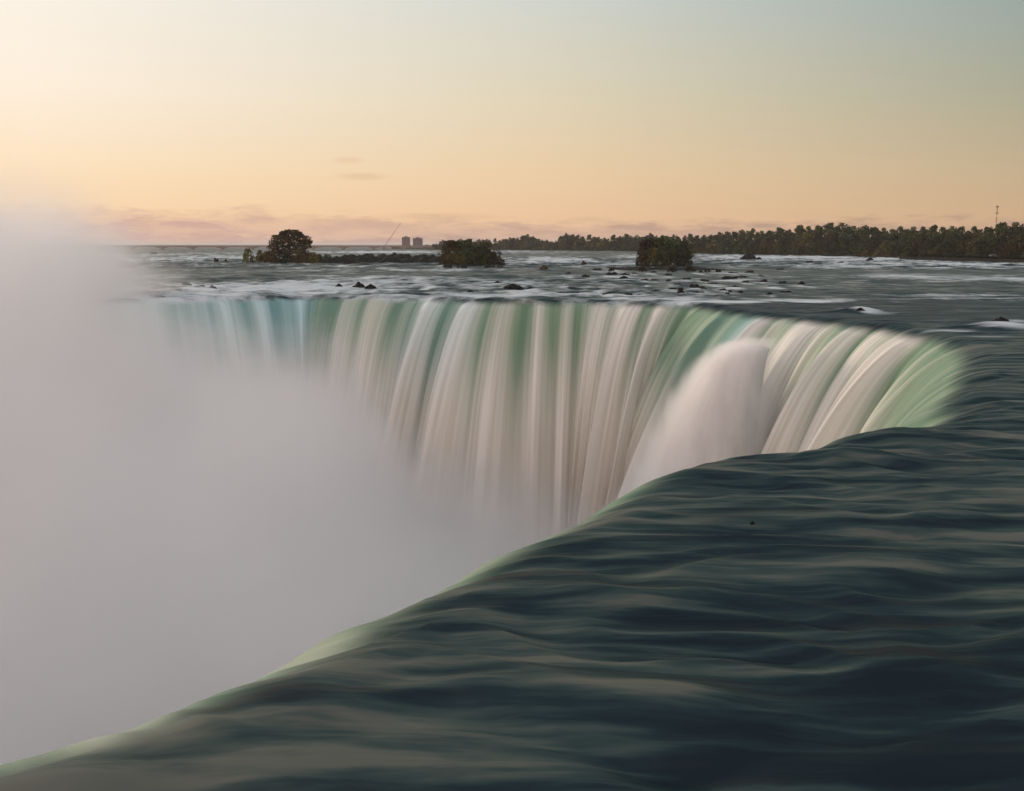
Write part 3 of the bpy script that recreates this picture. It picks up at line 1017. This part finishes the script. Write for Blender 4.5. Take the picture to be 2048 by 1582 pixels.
# middle island
put_tree('r2', 905, 530, 478, 'left olive tree of the middle island clump', wid=1.15)
put_tree('r1', 940, 530, 476, 'tall central tree of the middle island clump', wid=1.2)
put_tree('r2', 965, 529, 482, 'tree right of centre in the middle island clump', wid=1.1)
put_tree('b1', 918, 531, 500, 'olive shrub in front of the middle island trees', 'shrub', wid=.9)
put_tree('b2', 955, 531, 503, 'dark shrub in front of the middle island trees', 'shrub', wid=.9)
put_tree('b3', 993, 531, 499, 'rusty shrub at the right end of the middle island', 'shrub', wid=.8)
put_tree('b2', 978, 531, 497, 'dark rounded shrub between the middle island trees and its rusty right-end shrub', 'shrub', wid=.8)
put_tree('b1', 887, 531, 505, 'low yellowish shrub at the left end of the middle island', 'shrub', wid=.6)
put_tree('b1', 1088, 540, 529, 'small lone green shrub on a rock between two islands', 'shrub', wid=1.3)
for a, b, L_ in [(900, 494, 'olive bush hiding the trunks at the left of the middle island'), (935, 495, 'rounded bush at the centre foot of the middle island'), (965, 497, 'rounded bush at the right foot of the middle island')]:
    put_tree('b1' if a < 930 else 'b2', a, 531, b, L_, 'shrub', wid=.8)
for a, b, L_ in [(543, 503, 'olive bush at the left foot of the big round tree'), (568, 500, 'dark bush before the trunk of the big round tree'), (604, 500, 'olive bush right of the trunk of the big round tree'), (628, 506, 'low olive bush at the outer right edge of the big round tree')]:
    put_tree('b2' if a == 568 else 'b1', a, 527, b, L_, 'shrub', wid=.9)
# right island
for a, b, L_ in [(1303, 492, 'olive bush low on the left side of the right island clump'), (1340, 490, 'large dark bush low in the middle of the right island clump'), (1362, 496, 'dark bush low on the right side of the right island clump')]:
    put_tree('b1' if a < 1320 else 'b2', a, 532, b, L_, 'shrub', wid=.85)
put_tree('r4', 1300, 530, 474, 'brownish tree at the left of the right island clump', wid=1.05)
put_tree('r1', 1330, 530, 470, 'broad dark tree in the middle of the right island clump', wid=1.25)
put_tree('r3', 1356, 529, 473, 'dark tree at the right of the right island clump', wid=1.1)
put_tree('b3', 1285, 532, 496, 'rusty shrub at the left foot of the right island trees', 'shrub', wid=.6)
put_tree('b2', 1372, 531, 505, 'low dark shrub at the right foot of the right island trees', 'shrub', wid=.9)
put_tree('b2', 1320, 533, 500, 'dark shrub in front of the right island trees', 'shrub', wid=.9)
for i, (a, b, c) in enumerate([(1285, 543, 533), (1345, 544, 532), (1380, 543, 531), (1415, 544, 536), (1222, 543, 535)]):
    put_tree('b3', a, b, c, 'tiny rusty bush on the gravel in front of the right island', 'shrub', 'tiny bushes before the right island', 1.3)

# woods of the far shore
def stretch(x):
    for lim, t_ in ((1015, 'behind the middle island'), (1225, 'between the middle and right islands'), (1400, 'behind the right island'),
                    (1560, 'beyond the flat dark rock island'), (1790, 'at the centre right beyond the white rapids'), (1960, 'above the stone river wall')):
        if x < lim: return t_
    return 'under and right of the radio mast'


PROF = [(866, 486), (880, 480), (892, 476), (935, 474), (980, 476), (1010, 477), (1030, 470), (1055, 461), (1080, 473), (1110, 476), (1135, 459), (1150, 469), (1180, 470),
        (1215, 470), (1245, 463), (1265, 470), (1298, 464), (1330, 468), (1370, 470), (1378, 461), (1400, 465), (1440, 464), (1470, 461), (1484, 453), (1510, 449), (1525, 458), (1557, 450), (1575, 455), (1605, 445), (1640, 448),
        (1672, 441), (1700, 447), (1740, 449), (1770, 453), (1800, 450), (1850, 449), (1880, 450), (1910, 448), (1960, 442), (1975, 446), (2010, 441), (2048, 442), (2150, 440)]
BASE = [(860, 499.5), (1000, 500), (1150, 501), (1300, 503), (1400, 507), (1550, 510), (1700, 513), (1850, 517), (1950, 520), (2050, 523), (2200, 530)]
prof = lambda x: float(np.interp(x, [a for a, b in PROF], [b for a, b in PROF]))
basey = lambda x: float(np.interp(x, [a for a, b in BASE], [b for a, b in BASE]))
G2 = 'trees of the wooded far shore'
x = 868.0
while x < 2120:
    by, ty = basey(x), prof(x)
    hp = by - ty
    y0 = pix(x, by)[1]
    k = random.choice(['r1', 'r3', 't1', 't2', 'r3', 'c1' if 1370 < x < 1480 else 'r1'])
    put_tree(k, x, by, ty + random.uniform(-2, 7), 'tall dark back row tree in far woods ' + stretch(x), 'tree', 'back row trees ' + stretch(x), random.uniform(.75, 1.05), dist=y0 + random.uniform(30, 60), z0=1.5)
    x += hp * random.uniform(.26, .40)
x = 874.0
while x < 2120:
    by, ty = basey(x), prof(x)
    hp = (by - ty) * random.uniform(.5, .78)
    y0 = pix(x, by)[1]
    k = random.choice(['r2', 'r2', 'r1', 'r4', 'b1', 'b2', 'r3'])
    put_tree(k, x, by, by - hp, 'lower leafy front row tree of far woods ' + stretch(x), 'tree', 'front row trees ' + stretch(x), random.uniform(.85, 1.15), dist=y0 + random.uniform(8, 22), z0=1.0)
    x += hp * random.uniform(.38, .6)
x = 880.0
while x < 2120:
    by = basey(x); hp = (by - prof(x)) * random.uniform(.22, .38)
    y0 = pix(x, by)[1]
    put_tree(random.choice(['b1', 'b2', 'b2']), x, by, by - hp, 'low bank bush of far woods ' + stretch(x), 'shrub', 'bank bushes ' + stretch(x), random.uniform(1, 1.5), dist=y0 + random.uniform(2, 6), z0=.5)
    x += hp * random.uniform(.9, 1.4)

for k_, root_ in PR.items():
    if k_ not in USED:
        for ch_ in list(root_.children): bpy.data.objects.remove(ch_)
        bpy.data.objects.remove(root_)

# low stone wall on the right bank
def wall():
    m = simple_mat('stone', (.014, .013, .012), .85, .4, 1.5)
    P = [pix(a, b) for a, b in ((1800, 519.5), (1900, 522), (2000, 524.5), (2100, 528))]
    b = MB(); c = MB()
    root = empty('stone_wall', P[0])
    o0 = Vector(P[0])
    for p, q in zip(P, P[1:]):
        p, q = Vector(p) - o0, Vector(q) - o0
        n = 12
        for k in range(n):
            s = p + (q - p) * (k / n); e = p + (q - p) * ((k + .97) / n)
            d = (e - s).normalized(); nn = Vector((-d.y, d.x, 0)) * .5
            for mb, z0, z1, ex in ((b, -.8, 1.9, 1.0), (c, 1.9, 2.25, 1.25)):
                bb = len(mb.v)
                for zz in (z0, z1):
                    for pt in (s - nn * ex, e - nn * ex, e + nn * ex, s + nn * ex): mb.v.append((pt.x, pt.y, zz))
                mb.f += [tuple(bb + i for i in q_) for q_ in ((0, 3, 2, 1), (4, 5, 6, 7), (0, 1, 5, 4), (1, 2, 6, 5), (2, 3, 7, 6), (3, 0, 4, 7))]
    b.build('wall_body', m, root); c.build('coping', m, root)
    tag(root, 'low dark stone river wall below the woods at the right edge', 'wall')


wall()


# ------------------------------------------------------------------ bridge
def bridge():
    m = simple_mat('concrete', (.30, .24, .20), .8, .2, .2)
    D = 2400.
    X0, X1 = pixd(-250, 490, D)[0], pixd(905, 490, D)[0]
    root = empty('bridge', (0, D, 0))
    zt = pixd(0, 491, D)[2]; zb = pixd(0, 494.0, D)[2]
    MB().box(X0, X1, -6, 6, zb, zt).build('deck', m, root)
    rl_ = MB(); rl_.box(X0, X1, -6, -5.7, zt + 1.0, zt + 1.25)
    xx = X0
    while xx < X1: rl_.box(xx, xx + .5, -6, -5.6, zt, zt + 1.0); xx += 9
    rl_.build('railing', m, root)
    px = 84 - 61 * 5
    while px < 900:
        cx = pixd(px, 490, D)[0]
        p = MB()
        p.prism([(cx - 3, -2), (cx + 3, -2), (cx + 3.2, 3.2), (cx + 15, zb - .01), (cx - 15, zb - .01), (cx - 3.2, 3.2)], -5, 5)
        p.build('pier', m, root)
        px += 60.5
    # gentle haunches already follow the flared pier heads
    tag(root, 'long low concrete bridge crossing the river on the horizon', 'bridge')


bridge()


# ------------------------------------------------------------------ towers, crane, mast
def tower(px0, px1, top, base, label):
    D = 2750.
    a = pixd(px0, base, D); b = pixd(px1, base, D); zt = pixd(px0, top, D)[2]
    w_ = b[0] - a[0]
    root = empty('tower_block', ((a[0] + b[0]) / 2, D, 0))
    m = simple_mat('tower_wall', (.26, .21, .22), .8, .1, .05)
    g_ = simple_mat('window_glass', (.05, .05, .06), .2, .2, .3)
    MB().box(-w_ / 2, w_ / 2, 0, w_, -1, zt).build('wall', m, root)
    MB().box(-w_ / 2 - .4, w_ / 2 + .4, -.4, w_ + .4, zt, zt + 1.0).build('roof', m, root)
    MB().box(-w_ / 5, w_ / 5, w_ * .3, w_ * .7, zt + 1.0, zt + 3.5).build('roof_house', m, root)
    fl = max(6, int(zt / 4)); nw = 5
    for k in range(1, fl):
        for j in range(nw):
            xc = -w_ / 2 + w_ * (j + .5) / nw; zc = zt * (k + .3) / fl
            MB().box(xc - w_ * .06, xc + w_ * .06, -.12, .05, zc, zc + zt / fl * .5).build('window', g_, root)
    tag(root, label, 'building')


tower(804, 819, 475, 498, 'taller left one of two distant grey tower blocks beyond the bridge')
tower(826, 844, 477, 498, 'slightly lower right one of two distant grey tower blocks')


def low_house(px0, px1, top, label):
    D = 2700.
    a = pixd(px0, 498, D); b = pixd(px1, 498, D); zt = pixd(px0, top, D)[2]; w_ = b[0] - a[0]
    root = empty('house', ((a[0] + b[0]) / 2, D, 0))
    m = simple_mat('house_wall', (.16, .10, .09), .8, .2, .1)
    MB().box(-w_ / 2, w_ / 2, 0, 10, -1, zt * .7).build('wall', m, root)
    MB().prism([(-w_ / 2 - .8, zt * .7), (w_ / 2 + .8, zt * .7), (0, zt)], -.8, 10.8).build('roof', m, root)
    tag(root, label, 'house')


low_house(846, 862, 489, 'low house between the tower blocks and the woods')
low_house(783, 802, 491, 'low house left of the tower blocks on the horizon')


def crane():
    D = 2600.
    m = simple_mat('crane_steel', (.30, .20, .12), .6, .2, .3)
    x0, _, _ = pixd(768, 494, D); zb = 7.0
    root = empty('crane', (x0, D, 0))
    tip = Vector((pixd(801, 446, D)[0] - x0, 0, pixd(801, 446, D)[2]))
    foot = Vector((1.5, 0, zb))
    d = (tip - foot); n = d.normalized(); s_ = Vector((-n.z, 0, n.x))
    b = MB()
    for q in (-1, 1):
        for r_ in (-1, 1):
            off = s_ * q * .8 + Vector((0, r_ * .8, 0))
            b.bar(foot + off, tip + off * .4, .28, .18)
    for k in range(18):
        a_ = foot + d * (k / 18); c_ = foot + d * ((k + 1) / 18); sg = 1 if k % 2 else -1
        b.bar(a_ + s_ * sg * .8, c_ - s_ * sg * .8, .14)
    b.build('boom', m, root)
    MB().box(-3.5, 3, -2, 2, 4, 8.5).build('cab', m, root)
    MB().box(-5, 4, -3, 3, -1, 4).build('base', m, root)
    MB().bar(tip, (tip.x, 0, tip.z - 12), .07).build('cable', m, root)
    tag(root, 'slanted lattice crane boom rising beyond the bridge', 'crane')


crane()


def mast():
    D = 1100.
    x0, _, _ = pixd(1993, 440, D); zt = pixd(1993, 411, D)[2]
    root = empty('radio_mast', (x0, D, 0))
    mr = simple_mat('mast_red', (.25, .03, .02), .6, .1, 1); mw = simple_mat('mast_white', (.45, .40, .38), .6, .1, 1)
    n = 9; zs = np.linspace(-1, zt, n + 1)
    for k in range(n):
        b = MB(); z0, z1 = zs[k], zs[k + 1]
        for a in (0, 2.1, 4.2):
            b.bar((math.cos(a) * .5, math.sin(a) * .5, z0), (math.cos(a) * .5, math.sin(a) * .5, z1), .12)
        for j in range(4):
            a, a2 = j * 2.1, (j + 1) * 2.1
            b.bar((math.cos(a) * .5, math.sin(a) * .5, z0 + (z1 - z0) * j / 4), (math.cos(a2) * .5, math.sin(a2) * .5, z0 + (z1 - z0) * (j + 1) / 4), .07)
        b.build('mast_section', mr if k % 2 == 0 else mw, root)
    for zz in (zt - 2.2, zt - 9):
        MB().bar((-.9, 0, zz), (-.9, 0, zz + 1.8), .35, n=8).bar((.9, 0, zz), (.9, 0, zz + 1.8), .35, n=8).build('antenna', mr, root)
    MB().bar((0, 0, zt), (0, 0, zt + 3), .08, .03).build('rod', mw, root)
    tag(root, 'thin red and white radio mast above the woods at far right', 'mast')


mast()


# ------------------------------------------------------------------ thin morning haze
def haze():
    m = bpy.data.materials.new('haze'); m.use_nodes = True
    t = NT(m.node_tree); N = m.node_tree.nodes
    N.remove(N['Principled BSDF'])
    pv = t.node('ShaderNodeVolumePrincipled')
    pv.inputs['Color'].default_value = (.95, .93, .92, 1)
    pv.inputs['Density'].default_value = .00004
    t.l.new(pv.outputs[0], N['Material Output'].inputs['Volume'])
    o = MB().box(-46000, 46000, -260, 53000, -51, 62).build('haze', m)
    tag(o, 'thin warm haze over the river', 'haze', kind='stuff')


haze()
